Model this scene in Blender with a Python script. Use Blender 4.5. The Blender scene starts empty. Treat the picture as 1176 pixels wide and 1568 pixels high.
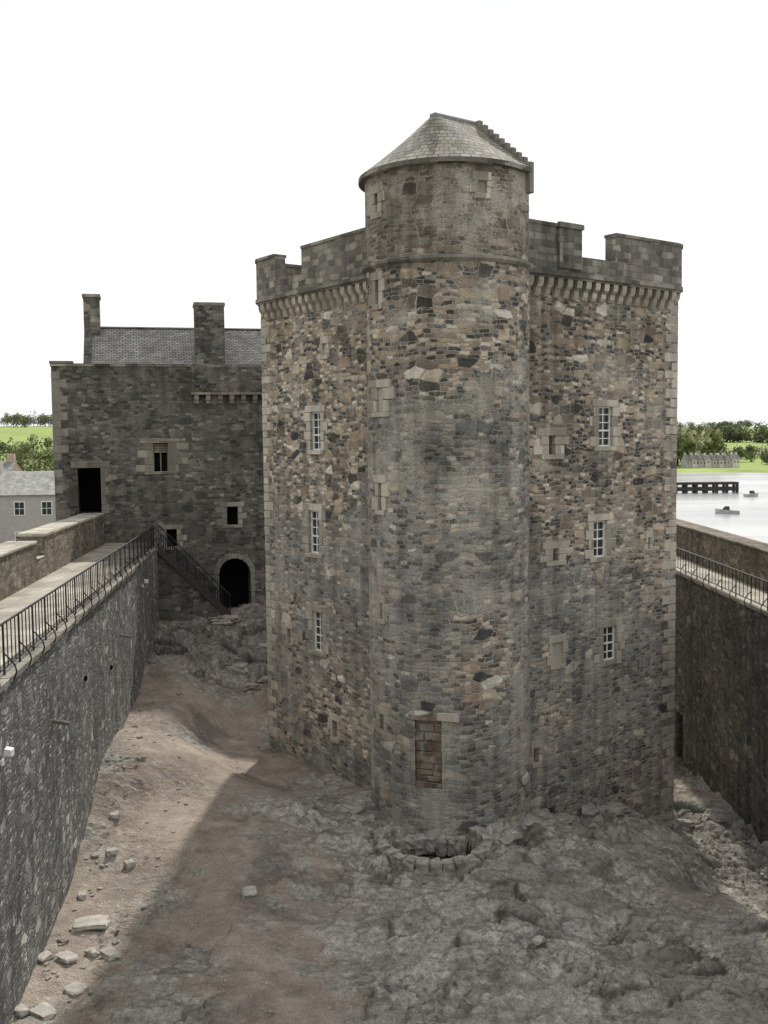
import bpy, bmesh, math, random
from mathutils import Vector, Matrix, noise
random.seed(7)
scene=bpy.context.scene
# ---------------------------------------------------------------- helpers
class MB:
    def __init__(s): s.v=[]; s.f=[]; s.sm=[]; s.vu={}
    def add(s,vs,fs,smooth=False):
        o=len(s.v); s.v+= [tuple(p) for p in vs]
        for f in fs: s.f.append(tuple(i+o for i in f)); s.sm.append(smooth)
    def hexa(s,p):
        s.add(p,[(0,3,2,1),(4,5,6,7),(0,1,5,4),(1,2,6,5),(2,3,7,6),(3,0,4,7)])
    def box(s,x0,x1,y0,y1,z0,z1):
        s.hexa([(x0,y0,z0),(x1,y0,z0),(x1,y1,z0),(x0,y1,z0),(x0,y0,z1),(x1,y0,z1),(x1,y1,z1),(x0,y1,z1)])
    def fbox(s,F,u0,u1,z0,z1,d0,d1,j=0.0):
        P=[]
        for z in (z0,z1):
            for (u,d) in ((u0,d1),(u1,d1),(u1,d0),(u0,d0)):
                p=F.p(u,z,d)
                if j: p=p+Vector([random.uniform(-j,j) for _ in range(3)])
                P.append(p)
        s.hexa(P)
    def tube(s,a,b,r,n=6):
        a=Vector(a);b=Vector(b);d=(b-a)
        if d.length<1e-6:return
        q=d.to_track_quat('Z','Y').to_matrix()
        vs=[]
        for c in (a,b):
            for i in range(n):
                t=2*math.pi*i/n
                vs.append(c+q@Vector((r*math.cos(t),r*math.sin(t),0)))
        fs=[(i,(i+1)%n,n+(i+1)%n,n+i) for i in range(n)]+[tuple(range(n))[::-1],tuple(range(n,2*n))]
        s.add(vs,fs,False)
    def rock(s,c,sx,sy,sz,seed,rot=0,sub=2,rough=.22):
        bm=bmesh.new(); bmesh.ops.create_cube(bm,size=1.6)
        bmesh.ops.subdivide_edges(bm,edges=bm.edges[:],cuts=sub+1,use_grid_fill=True)
        R=Matrix.Rotation(rot,3,'Z'); vs=[]
        for v in bm.verts:
            p=v.co.copy(); l=p.length
            p=p.lerp(p/l*.95,.35)
            n=noise.noise(p*1.3+Vector((seed*3.1,seed*1.7,0)))*rough*1.6+noise.noise(p*3+Vector((seed,0,seed)))*rough*.5
            p=p*(1+n); p=Vector((p.x*sx*.5/.8,p.y*sy*.5/.8,p.z*sz*.5/.8))
            vs.append(R@p+Vector(c))
        s.add(vs,[tuple(v.index for v in f.verts) for f in bm.faces],False); bm.free()
class Frame:
    def __init__(s,o,t,n): s.o=Vector((o[0],o[1],0)); s.t=Vector((t[0],t[1],0)).normalized(); s.n=Vector((n[0],n[1],0)).normalized()
    def p(s,u,z,d=0): return s.o+s.t*u+s.n*d+Vector((0,0,z))
def uvmap(me,cyl=None,roof=False,vu=None):
    uvl=me.uv_layers.new(name="UVMap") if not me.uv_layers else me.uv_layers[0]
    vs=me.vertices
    for poly in me.polygons:
        n=poly.normal
        horiz=abs(n.z)>.8 and not roof
        if vu and not horiz and all(v in vu for v in poly.vertices):
            us=[vu[v] for v in poly.vertices]
            if .001<max(us)-min(us)<2:
                for li in poly.loop_indices:
                    v=me.loops[li].vertex_index; uvl.data[li].uv=(vu[v],vs[v].co.z)
                continue
        if cyl and not horiz:
            cx,cy,r=cyl
            c=poly.center; ca=math.atan2(c.y-cy,c.x-cx)
            if roof or abs(n.x*math.cos(ca)+n.y*math.sin(ca))>.5:
                for li in poly.loop_indices:
                    p=vs[me.loops[li].vertex_index].co
                    a=math.atan2(p.y-cy,p.x-cx)
                    a0=(ca-math.radians(50))%(2*math.pi)
                    da=(a-ca+math.pi)%(2*math.pi)-math.pi
                    uvl.data[li].uv=((a0+da)*r,p.z*(1.3 if roof else 1))
                continue
        if horiz:
            for li in poly.loop_indices:
                p=vs[me.loops[li].vertex_index].co; uvl.data[li].uv=(p.x,p.y)
        else:
            l=math.hypot(n.x,n.y) or 1; t=(-n.y/l,n.x/l); k=1/max(.3,l)
            for li in poly.loop_indices:
                p=vs[me.loops[li].vertex_index].co
                uvl.data[li].uv=(p.x*t[0]+p.y*t[1]+ (17.3*round(math.atan2(n.y,n.x),1)), p.z*k)
def obj(name,mb,mat,parent=None,bevel=0,cyl=None,cut=None,roof=False,fix=False):
    me=bpy.data.meshes.new(name); me.from_pydata(mb.v,[],mb.f); me.update()
    for p,s in zip(me.polygons,mb.sm): p.use_smooth=s
    if fix:
        bm=bmesh.new(); bm.from_mesh(me); bmesh.ops.recalc_face_normals(bm,faces=bm.faces); bm.to_mesh(me); bm.free()
    o=bpy.data.objects.new(name,me); scene.collection.objects.link(o)
    mats=mat if isinstance(mat,list) else [mat]
    for m in mats: me.materials.append(m)
    if cut and cut.v:
        cm=bpy.data.meshes.new("cut"); cm.from_pydata(cut.v,[],cut.f); cm.update()
        bm=bmesh.new(); bm.from_mesh(cm); bmesh.ops.recalc_face_normals(bm,faces=bm.faces); bm.to_mesh(cm); bm.free()
        co=bpy.data.objects.new("cut",cm); scene.collection.objects.link(co)
        m=o.modifiers.new("b",'BOOLEAN'); m.operation='DIFFERENCE'; m.solver='EXACT'; m.object=co
        bpy.context.view_layer.update()
        dg=bpy.context.evaluated_depsgraph_get()
        nm=bpy.data.meshes.new_from_object(o.evaluated_get(dg))
        o.modifiers.clear(); o.data=nm; me=nm
        bpy.data.objects.remove(co)
    if bevel:
        bm=bmesh.new(); bm.from_mesh(me)
        bmesh.ops.bevel(bm,geom=bm.edges[:],offset=bevel,segments=1,affect='EDGES',clamp_overlap=True)
        bm.to_mesh(me); bm.free()
    uvmap(me,cyl,roof,mb.vu if not (bevel or cut) else None)
    if parent: o.parent=parent
    return o
def empty(name,loc=(0,0,0)):
    e=bpy.data.objects.new(name,None); scene.collection.objects.link(e); e.empty_display_size=.5
    return e
# ---------------------------------------------------------------- materials
def newmat(name):
    m=bpy.data.materials.new(name); m.use_nodes=True; nt=m.node_tree
    for n in list(nt.nodes): nt.nodes.remove(n)
    out=nt.nodes.new('ShaderNodeOutputMaterial'); b=nt.nodes.new('ShaderNodeBsdfPrincipled')
    nt.links.new(b.outputs[0],out.inputs[0]); b.inputs['Roughness'].default_value=.9
    b.inputs['Specular IOR Level'].default_value=.2
    return m,nt,b
class G:
    def __init__(s,nt): s.nt=nt
    def n(s,t,**k):
        x=s.nt.nodes.new(t)
        for a,b in k.items(): setattr(x,a,b)
        return x
    def l(s,a,b): s.nt.links.new(a,b)
    def _in(s,sock,v):
        if isinstance(v,bpy.types.NodeSocket): s.l(v,sock)
        else: sock.default_value=v
    def math(s,op,a,b=0.0,c=None,clamp=False):
        x=s.n('ShaderNodeMath',operation=op,use_clamp=clamp); s._in(x.inputs[0],a); s._in(x.inputs[1],b)
        if c is not None: s._in(x.inputs[2],c)
        return x.outputs[0]
    def mix(s,f,a,b,bt='MIX'):
        x=s.n('ShaderNodeMix',data_type='RGBA',blend_type=bt); s._in(x.inputs[0],f)
        for sock,v in ((x.inputs[6],a),(x.inputs[7],b)):
            if isinstance(v,tuple): sock.default_value=(v[0],v[1],v[2],1)
            else: s.l(v,sock)
        return x.outputs[2]
    def scale(s,col,f):
        x=s.n('ShaderNodeVectorMath',operation='SCALE'); s.l(col,x.inputs[0]); s._in(x.inputs[3],f); return x.outputs[0]
    def map(s,co,sc,loc=(0,0,0),rot=0):
        x=s.n('ShaderNodeMapping'); s.l(co,x.inputs[0]); x.inputs['Scale'].default_value=sc; x.inputs['Location'].default_value=loc; x.inputs['Rotation'].default_value=(0,0,rot)
        return x.outputs[0]
    def noise(s,co,sc,det=3,rough=.6,col=False,dim='3D'):
        x=s.n('ShaderNodeTexNoise',noise_dimensions=dim); s.l(co,x.inputs['Vector']); x.inputs['Scale'].default_value=sc
        x.inputs['Detail'].default_value=det; x.inputs['Roughness'].default_value=rough
        return x.outputs['Color' if col else 'Fac']
    def ramp(s,f,stops,interp='LINEAR'):
        x=s.n('ShaderNodeValToRGB'); s.l(f,x.inputs[0]); r=x.color_ramp; r.interpolation=interp
        while len(r.elements)<len(stops): r.elements.new(.5)
        for e,(p,c) in zip(r.elements,stops):
            e.position=p; e.color=(c[0],c[1],c[2],1) if isinstance(c,tuple) else (c,c,c,1)
        return x.outputs[0]
    def sstep(s,f,a,b):
        x=s.n('ShaderNodeMapRange',interpolation_type='SMOOTHSTEP'); s._in(x.inputs[0],f)
        x.inputs[1].default_value=a; x.inputs[2].default_value=b
        return x.outputs[0]
GREY=[(0,(.085,.082,.076)),(.13,(.165,.16,.15)),(.36,(.24,.235,.22)),(.56,(.295,.285,.262)),(.74,(.355,.333,.292)),(.84,(.38,.305,.235)),(.92,(.46,.415,.34)),(1,(.60,.57,.51))]
WARM=[(0,(.05,.046,.044)),(.2,(.088,.08,.073)),(.36,(.17,.14,.118)),(.5,(.26,.20,.15)),(.62,(.35,.26,.185)),(.74,(.44,.345,.25)),(.88,(.55,.465,.36)),(1,(.66,.60,.52))]
BROWN=[(0,(.10,.085,.07)),(.3,(.17,.145,.12)),(.6,(.22,.19,.155)),(.85,(.28,.235,.185)),(1,(.38,.33,.27))]
DARK=[(0,(.055,.054,.048)),(.3,(.10,.097,.086)),(.6,(.14,.134,.117)),(.85,(.18,.17,.146)),(1,(.29,.265,.22))]
CURT=[(0,(.11,.112,.112)),(.3,(.18,.182,.178)),(.6,(.25,.25,.24)),(.85,(.32,.316,.30)),(1,(.54,.53,.50))]
DRESS=[(0,(.31,.28,.235)),(.4,(.39,.355,.30)),(.7,(.46,.42,.355)),(1,(.55,.505,.43))]
PARA=[(0,(.13,.122,.108)),(.4,(.20,.188,.166)),(.7,(.26,.242,.212)),(1,(.35,.32,.275))]
def masonry(name,pa,pb=None,mortar=(.42,.395,.345),sw=.27,sh=.12,zlo=9,zhi=16,zone=0.0,mw=.011,big=.77,bs=(.52,.28),stain=.56,green=.0,bump=.038,wob=.24,top=None,grain=.8,smear=0.0,fine=.10):
    m,nt,b=newmat(name); g=G(nt)
    tc=g.n('ShaderNodeTexCoord'); uv=tc.outputs['UV']; ob=tc.outputs['Object']
    def warp(co,sc,amp,det):
        wn=g.noise(uv,sc,det,.55,True,'2D')
        x=g.n('ShaderNodeVectorMath',operation='MULTIPLY_ADD'); g.l(wn,x.inputs[0]); x.inputs[1].default_value=(amp,amp,0); g.l(co,x.inputs[2]); return x.outputs[0]
    wc=warp(warp(uv,.9,wob,1),4.6,fine if wob>.1 else .02,1)
    sp=g.n('ShaderNodeSeparateXYZ'); g.l(wc,sp.inputs[0]); U,V=sp.outputs[0],sp.outputs[1]
    rf=g.math('DIVIDE',V,sh); row=g.math('FLOOR',rf); f=g.math('FRACT',rf)
    dv=g.math('MULTIPLY',g.math('MINIMUM',f,g.math('SUBTRACT',1.0,f)),sh)
    wn=g.n('ShaderNodeTexWhiteNoise',noise_dimensions='1D'); g.l(g.math('ADD',row,.37),wn.inputs['W'])
    W=g.math('MULTIPLY_ADD',wn.outputs[0],83.7,g.math('DIVIDE',U,sw))
    a=g.n('ShaderNodeTexVoronoi',voronoi_dimensions='1D',feature='F1'); g.l(W,a.inputs['W']); a.inputs['Scale'].default_value=1; a.inputs['Randomness'].default_value=.9
    e_=g.n('ShaderNodeTexVoronoi',voronoi_dimensions='1D',feature='DISTANCE_TO_EDGE'); g.l(W,e_.inputs['W']); e_.inputs['Scale'].default_value=1; e_.inputs['Randomness'].default_value=.9
    du=g.math('MULTIPLY',e_.outputs[0],sw)
    s=g.n('ShaderNodeSeparateColor'); g.l(a.outputs['Color'],s.inputs[0]); c1=s.outputs
    e1=g.math('DIVIDE',g.math('MULTIPLY',du,dv),g.math('ADD',g.math('SQRT',g.math('ADD',g.math('MULTIPLY',du,du),g.math('MULTIPLY',dv,dv))),.0005))
    if big<1:
        bc=g.map(wc,(1/bs[0],1/bs[1],1),(3.3,7.7,0))
        v1=g.n('ShaderNodeTexVoronoi',voronoi_dimensions='2D',feature='F1'); g.l(bc,v1.inputs['Vector']); v1.inputs['Scale'].default_value=1; v1.inputs['Randomness'].default_value=.65
        v2=g.n('ShaderNodeTexVoronoi',voronoi_dimensions='2D',feature='DISTANCE_TO_EDGE'); g.l(bc,v2.inputs['Vector']); v2.inputs['Scale'].default_value=1; v2.inputs['Randomness'].default_value=.65
        s2=g.n('ShaderNodeSeparateColor'); g.l(v1.outputs['Color'],s2.inputs[0]); c2=s2.outputs
        e2=g.math('MULTIPLY',v2.outputs[0],bs[1]*1.15)
        mb=g.math('GREATER_THAN',c2[2],big); inv=g.math('SUBTRACT',1.0,mb)
        r=g.math('ADD',g.math('MULTIPLY',mb,c2[0]),g.math('MULTIPLY',inv,c1[0]))
        e=g.math('ADD',g.math('MULTIPLY',mb,e2),g.math('MULTIPLY',inv,g.math('MINIMUM',e1,g.math('ADD',e2,.006))))
    else: r,e=c1[0],e1
    col=g.ramp(r,pa)
    sep=g.n('ShaderNodeSeparateXYZ'); g.l(ob,sep.inputs[0])
    zn=g.noise(ob,.28,3,.65)
    if pb:
        colb=g.ramp(r,pb)
        hz=g.math('MULTIPLY',g.sstep(sep.outputs[2],zlo,zhi),.3)
        z=g.sstep(g.math('ADD',zn,g.math('ADD',hz,zone)),.52,.63)
        col=g.mix(z,col,colb)
    if top:
        colt=g.ramp(r,top[0]); zz=g.math('MULTIPLY_ADD',zn,3.0,sep.outputs[2])
        col=g.mix(g.sstep(zz,top[1]+1,top[1]+2.2),col,colt)
    col=g.scale(col,g.math('MULTIPLY_ADD',c1[1],.46,.76))
    fn=g.noise(uv,15,3,.78,dim='2D')
    e=g.math('MULTIPLY_ADD',g.math('SUBTRACT',fn,.5),.042,e)
    mm=g.sstep(e,mw*.35,mw*1.8)
    bl=g.noise(ob,.55,4,.68); stk=g.noise(g.map(uv,(2.0,.14,1)),1,3,.6,dim='2D')
    if smear>0:
        smv=g.math('MULTIPLY',g.sstep(g.math('MULTIPLY_ADD',fn,.35,bl),.66,.8),smear)
        mm=g.math('MULTIPLY',mm,g.math('SUBTRACT',1.0,smv))
    col=g.mix(mm,mortar,col)
    col=g.scale(col,g.math('MULTIPLY_ADD',fn,grain,1-grain*.5))
    s1=g.ramp(g.math('ADD',g.math('MULTIPLY',zn,.55),g.math('MULTIPLY',stk,.45)),[(.36,stain),(.5,.96),(.62,1.22)])
    col=g.mix(1.0,col,s1,'MULTIPLY')
    if green>0:
        col=g.mix(g.math('MULTIPLY',g.sstep(bl,.50,.66),green),col,(.085,.10,.05))
    g.l(col,b.inputs['Base Color']); b.inputs['Roughness'].default_value=.92
    h=g.math('MULTIPLY_ADD',mm,.7,g.math('MULTIPLY_ADD',c1[2],.3,g.math('MULTIPLY',fn,.6)))
    bp=g.n('ShaderNodeBump'); bp.inputs['Strength'].default_value=1; bp.inputs['Distance'].default_value=bump; g.l(h,bp.inputs['Height']); g.l(bp.outputs[0],b.inputs['Normal'])
    return m
M_keep=masonry("keep_rubble",GREY,WARM,zlo=6,zhi=13,zone=-.005,smear=.4)
M_round=masonry("stair_tower_rubble",GREY,WARM,sw=.30,sh=.13,bs=(.58,.3),zlo=11,zhi=17,zone=-.045,top=(BROWN,17.0),smear=.6)
M_range=masonry("range_rubble",DARK,None,mortar=(.155,.147,.127),sw=.3,sh=.15,bs=(.6,.36),stain=.6,bump=.025,smear=.3,fine=.12)
M_curt=masonry("curtain_rubble",CURT,None,mortar=(.17,.168,.16),sw=.2,sh=.11,bs=(.42,.26),mw=.013,stain=.6,green=.08,bump=.05,wob=.4,grain=1.1)
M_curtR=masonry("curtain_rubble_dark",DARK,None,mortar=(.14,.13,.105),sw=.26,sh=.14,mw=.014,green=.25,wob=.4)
M_para=masonry("parapet_ashlar",PARA,None,mortar=(.26,.245,.21),sw=.42,sh=.21,mw=.009,big=2,stain=.55,green=.06,bump=.025,wob=.18,fine=.06)
M_dress=masonry("dressed_stone",DRESS,None,mortar=(.3,.28,.24),sw=.9,sh=3,mw=.002,big=2,stain=.7,bump=.012,wob=.05)
M_dressd=masonry("dressed_stone_weathered",PARA,None,mortar=(.2,.19,.16),sw=.8,sh=2,mw=.002,big=2,stain=.6,bump=.012,wob=.05)
M_slab=masonry("walkway_paving",[(0,(.30,.28,.24)),(1,(.40,.375,.32))],None,mortar=(.22,.21,.18),sw=.9,sh=.8,mw=.008,big=2,stain=.75,bump=.008,wob=.03)
M_parap2=masonry("parapet_rubble_warm",[(0,(.11,.095,.075)),(.5,(.19,.165,.13)),(1,(.29,.25,.19))],None,mortar=(.2,.18,.15),sw=.28,sh=.14,green=.15)
M_rust,nt,b=newmat("iron_stained_stones"); g=G(nt); tc=g.n('ShaderNodeTexCoord'); uv=tc.outputs['UV']; ob=tc.outputs['Object']
k_=g.noise(g.map(uv,(4,.45,1)),1,4,.65,dim='2D'); f_=g.noise(uv,9,4,.75,dim='2D'); b_=g.noise(ob,2.2,2,.5)
col=g.mix(g.sstep(b_,.42,.58),(.10,.09,.08),(.27,.25,.215))
col=g.mix(g.math('MULTIPLY',g.sstep(g.math('MULTIPLY_ADD',f_,.35,k_),.60,.80),.8),col,(.20,.12,.075))
col=g.scale(col,g.math('MULTIPLY_ADD',f_,.9,.55)); g.l(col,b.inputs['Base Color'])
bp=g.n('ShaderNodeBump'); bp.inputs['Distance'].default_value=.04; g.l(f_,bp.inputs['Height']); g.l(bp.outputs[0],b.inputs['Normal'])
def simple(name,c,rough=.8,var=.25,sc=6,metal=0,spec=.3,bump=0):
    m,nt,b=newmat(name); g=G(nt); tc=g.n('ShaderNodeTexCoord')
    n=g.noise(tc.outputs['Object'],sc,4,.65)
    col=g.ramp(n,[(.3,tuple(x*(1-var) for x in c)),(.7,tuple(x*(1+var) for x in c))])
    g.l(col,b.inputs['Base Color']); b.inputs['Roughness'].default_value=rough; b.inputs['Metallic'].default_value=metal; b.inputs['Specular IOR Level'].default_value=spec
    if bump:
        bp=g.n('ShaderNodeBump'); bp.inputs['Distance'].default_value=bump; g.l(n,bp.inputs['Height']); g.l(bp.outputs[0],b.inputs['Normal'])
    return m
M_iron=simple("painted_iron",(.02,.02,.022),.5,.3,8)
M_white=simple("white_paint",(.78,.78,.76),.5,.06,5)
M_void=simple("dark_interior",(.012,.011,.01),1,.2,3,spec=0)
M_glass=simple("window_glass",(.03,.033,.035),.12,.3,3,spec=.5)
M_wood=simple("weathered_wood",(.09,.05,.03),.8,.35,12)
M_lead=simple("lead_capping",(.25,.25,.24),.6,.2,5)
M_rock=simple("rock",(.27,.252,.225),.95,.45,3.5,bump=.05)
def slate(name,c1,c2,moss=.0,w=.3,h=.16):
    m,nt,b=newmat(name); g=G(nt); tc=g.n('ShaderNodeTexCoord'); uv=tc.outputs['UV']
    br=g.n('ShaderNodeTexBrick'); g.l(uv,br.inputs['Vector']); br.inputs['Scale'].default_value=1; br.inputs['Brick Width'].default_value=w; br.inputs['Row Height'].default_value=h
    br.inputs['Mortar Size'].default_value=.016; br.inputs['Mortar Smooth'].default_value=.3; br.inputs['Color1'].default_value=(*c1,1); br.inputs['Color2'].default_value=(*c2,1); br.inputs['Mortar'].default_value=(.05,.05,.045,1)
    n=g.noise(uv,1.3,5,.7); n2=g.noise(tc.outputs['Object'],.9,4,.65)
    col=g.mix(1,br.outputs[0],g.ramp(n,[(.3,.6),(.7,1.3)]),'MULTIPLY')
    col=g.mix(g.math('MULTIPLY',g.sstep(n2,.5,.62),moss),col,(.13,.12,.06))
    g.l(col,b.inputs['Base Color']); b.inputs['Roughness'].default_value=.85
    bp=g.n('ShaderNodeBump'); bp.inputs['Distance'].default_value=.03; g.l(br.outputs['Fac'],bp.inputs['Height']); bp.invert=True; g.l(bp.outputs[0],b.inputs['Normal'])
    return m
M_slate=slate("stone_slates",(.19,.185,.165),(.36,.345,.31),.5,.3,.2)
M_slate2=slate("grey_slates",(.22,.22,.212),(.34,.335,.325),.15)
M_slate3=slate("pale_slates",(.42,.41,.40),(.54,.53,.51),.05)
# ---------------------------------------------------------------- window builder
class Parts:
    def __init__(s): s.cut=MB(); s.dress=MB(); s.glass=MB(); s.white=MB(); s.void=MB(); s.blk=MB(); s.wood=MB()
def surround(P,F,u,z,w,h,jw=.2,pr=.02,target=None):
    T=target or P.dress
    hw=w/2-.006; n=max(2,round(h/.34)); zb=z-h/2; st=h/n
    for side in (-1,1):
        for i in range(n):
            wd=jw*(1.0 if (i+(side>0))%2 else 1.85)*random.uniform(.85,1.15)
            a=u+side*hw; b2=u+side*(hw+wd)
            T.fbox(F,min(a,b2),max(a,b2),zb+i*st+.007,zb+(i+1)*st-.007,-.18,pr+random.uniform(-.006,.012),.006)
    T.fbox(F,u-hw-jw*1.3,u+hw+jw*1.2,z+h/2-.006,z+h/2+.24,-.18,pr+.012,.008)
    T.fbox(F,u-hw-jw*.9,u+hw+jw*.9,zb-.15,zb+.006,-.18,pr+.03,.008)
def window(P,F,u,z,w,h,kind='glazed',jw=.2,surr=True,depth=.55):
    P.cut.fbox(F,u-w/2,u+w/2,z-h/2,z+h/2,-depth,.4)
    if surr: surround(P,F,u,z,w,h,jw)
    if kind=='glazed':
        d=-.16
        P.glass.fbox(F,u-w/2,u+w/2,z-h/2,z+h/2,d-.02,d)
        t=.05
        for a,b2,c,e in ((u-w/2,u-w/2+t,z-h/2,z+h/2),(u+w/2-t,u+w/2,z-h/2,z+h/2),(u-w/2+t,u+w/2-t,z-h/2,z-h/2+t),(u-w/2+t,u+w/2-t,z+h/2-t,z+h/2)):
            P.white.fbox(F,a,b2,c,e,d+.003,d+.06)
        P.white.fbox(F,u-.016,u+.016,z-h/2+t,z+h/2-t,d+.003,d+.04)
        nr=max(3,round(h/.3))
        for i in range(1,nr):
            zz=z-h/2+h*i/nr; tt=.028 if i==nr//2 else .015
            P.white.fbox(F,u-w/2+t,u+w/2-t,zz-tt,zz+tt,d+.003,d+.045)
    elif kind=='void':
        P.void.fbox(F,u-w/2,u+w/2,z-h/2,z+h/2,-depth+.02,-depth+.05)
    elif kind=='blocked':
        P.blk.fbox(F,u-w/2,u+w/2,z-h/2,z+h/2,-.3,-.06)
def finish(P,parent,dm=M_dress,bm_=M_dress):
    if P.dress.v: obj("window_surrounds",P.dress,dm,parent,bevel=.012)
    if P.glass.v: obj("window_glass",P.glass,M_glass,parent)
    if P.white.v: obj("glazing_bars",P.white,M_white,parent)
    if P.void.v: obj("window_voids",P.void,M_void,parent)
    if P.blk.v: obj("infill_stones",P.blk,bm_,parent)
# ---------------------------------------------------------------- KEEP
keep=empty("castle_keep_tower")
ud=Vector((-.597,.802)); ud.normalize(); vd=Vector((ud.y,-ud.x)); L=10.9
C=Vector((1.9,31.1)); A=C+ud*L; B=C+vd*L; D=C+ud*L+vd*L
FL=Frame(C,ud,-vd); FR=Frame(C,vd,-ud)
CT=Vector((2.07,33.1)); RT=2.56
body=MB()
z0,z1=-4,17.1
body.hexa([(C.x,C.y,z0),(B.x,B.y,z0),(D.x,D.y,z0),(A.x,A.y,z0),(C.x,C.y,z1),(B.x,B.y,z1),(D.x,D.y,z1),(A.x,A.y,z1)])
P=Parts()
for s,z,w,h in ((.661,12.26,.66,1.35),(.68,8.65,.66,1.55),(.668,5.05,.66,1.45)): window(P,FL,s*L,z,w,h,jw=.26)
window(P,FL,.849*L,4.6,.26,.6,'void',.12); window(P,FL,.574*L,1.7,.3,.65,'void',.12); window(P,FL,.60*L,15.1,.25,.4,'blocked',.12)
for s,z,w,h in ((.648,12.3,.7,1.35),(.625,8.47,.68,1.25),(.673,4.8,.68,1.2)): window(P,FR,s*L,z,w,h,jw=.24)
window(P,FR,.412*L,11.7,.33,.62,'void',.4); window(P,FR,.427*L,8.1,.26,.42,'void',.38); window(P,FR,.861*L,8.15,.16,.42,'void',.1,True)
window(P,FR,.435*L,4.8,.5,.75,'blocked',.14); window(P,FR,.345*L,1.55,.26,.5,'void',.12)
window(P,FR,.40*L,-.55,.55,.35,'void',.12,False)
obj("keep_walls",body,M_keep,keep,cut=P.cut); finish(P,keep)
q=MB()
for Fa in (FL,FR):
    z=-2.5;i=0
    while z<16.3:
        hh=random.uniform(.26,.36); w=random.choice((.35,.42)) if i%2 else random.uniform(.6,.8)
        if random.random()<.85: q.fbox(Fa,L-w,L+.018,z+.008,z+hh-.008,-.35 if i%2 else -.6,.012,.008)
        z+=hh;i+=1
obj("corner_quoins",q,M_dress,keep,bevel=.02)
def looppath(e,rc,step=.1):
    pts=[]; qn=rc-e
    sides=((C,ud,-vd),(A,vd,ud),(D,-ud,vd),(B,-vd,-ud))
    for k,(o,t,n) in enumerate(sides):
        s=qn
        while s<L-qn-1e-6:
            pts.append((o+t*s+n*e,n,k,s)); s+=step
        cc=o+t*(L-qn)-n*qn
        for i in range(0,9):
            a=math.pi/2*i/8; nn=n*math.cos(a)+t*math.sin(a)
            pts.append((cc+nn*rc,nn,k,L-qn+.001*i))
    return pts
def sweep(mb,pts,d0,d1,z0,z1,closed=False):
    n=len(pts); vs=[]; o=len(mb.v); s_=0; lp=None
    for (p,nn,*_) in pts:
        a=p+nn*d1; b=p+nn*d0
        if lp is not None: s_+=(a-lp).length
        lp=a
        for k in range(4): mb.vu[o+len(vs)+k]=s_
        vs+=[(a.x,a.y,z0),(a.x,a.y,z1),(b.x,b.y,z1),(b.x,b.y,z0)]
    fs=[]
    m=n if closed else n-1
    for i in range(m):
        j=(i+1)%n
        for k in range(4):
            l=(k+1)%4; fs.append((4*i+k,4*i+l,4*j+l,4*j+k))
    if not closed: fs+=[(3,2,1,0),(4*n-4,4*n-3,4*n-2,4*n-1)]
    mb.add(vs,fs)
e=.36; pth=looppath(e,.95)
emb={0:[(7.45,9.15)],3:[(L-7.1,L-5.5)],1:[(2.5,3.8),(6.5,7.8)],2:[(3,4.4),(7,8.4)]}
pm=MB(); cop=MB()
sweep(pm,pth,-.45,0,17.22,17.78,True)
runs=[];cur=[]
for p in pth:
    op=any(a<=p[3]<=b for a,b in emb.get(p[2],[]))
    if op:
        if len(cur)>1: runs.append(cur)
        cur=[]
    else: cur.append(p)
if len(cur)>1: runs.append(cur)
for r in runs:
    sweep(pm,r,-.447,-.003,17.75,18.62); sweep(cop,r,-.5,.04,18.62,18.72)
pm.fbox(FL,2.6,4.75,17.3,19.75,-1.7,-.6); cop.fbox(FL,2.55,4.8,19.75,19.86,-1.75,-.55)
pm.fbox(FR,4.35,5.38,17.34,18.6,e+.005,e+.1); cop.fbox(FR,4.3,5.42,18.6,18.76,e+.045,e+.16)
obj("parapet",pm,M_para,keep,fix=True); obj("parapet_coping",cop,M_dressd,keep,fix=True)
st=MB(); sweep(st,pth,-.75,.05,17.1,17.23,True); sweep(st,pth,-.75,-.03,17.03,17.1,True); obj("parapet_string_course",st,M_dressd,keep,fix=True)
cb=MB()
pw=looppath(.002,.6,.02); acc=0; last=None; cnt=0
for p in pw:
    if last is not None: acc+=(p[0]-last).length
    last=p[0]
    if acc>=.43 or cnt==0:
        acc=0;cnt+=1
        F=Frame(p[0],(-p[1].y,p[1].x),p[1])
        w=.115
        prof=[(0,16.42),(.07,16.45),(.13,16.55),(.15,16.7),(.19,16.72),(.27,16.8),(.30,16.92),(.30,17.03),(0,17.03)]
        vs=[F.p(-w,z,d-(.04 if d==0 else 0)) for d,z in prof]+[F.p(w,z,d-(.04 if d==0 else 0)) for d,z in prof]; n=len(prof)
        cb.add(vs,[tuple(range(n))[::-1],tuple(range(n,2*n))]+[(i,(i+1)%n,n+(i+1)%n,n+i) for i in range(n)])
obj("corbels",cb,M_dress,keep,fix=True)
def ring(mb,r0,r1,z0,z1,n=96,smooth=True,c=CT,cap=True):
    vs=[];fs=[]
    for r,z in ((r0,z0),(r1,z1)):
        for i in range(n):
            a=2*math.pi*i/n; vs.append((c.x+r*math.cos(a),c.y+r*math.sin(a),z))
    for i in range(n): fs.append((i,(i+1)%n,n+(i+1)%n,n+i))
    mb.add(vs,fs,smooth)
def solidcyl(r0,r1,z0,z1,n=96):
    mb=MB(); vs=[];fs=[]
    for r,z in ((r0,z0),(r1,z1)):
        for i in range(n):
            a=2*math.pi*i/n; vs.append((CT.x+r*math.cos(a),CT.y+r*math.sin(a),z))
    for i in range(n): fs.append((i,(i+1)%n,n+(i+1)%n,n+i))
    mb.add(vs,fs,False); mb.f+=[tuple(range(n))[::-1],tuple(range(n,2*n))]; mb.sm+=[False,False]
    return mb
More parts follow.
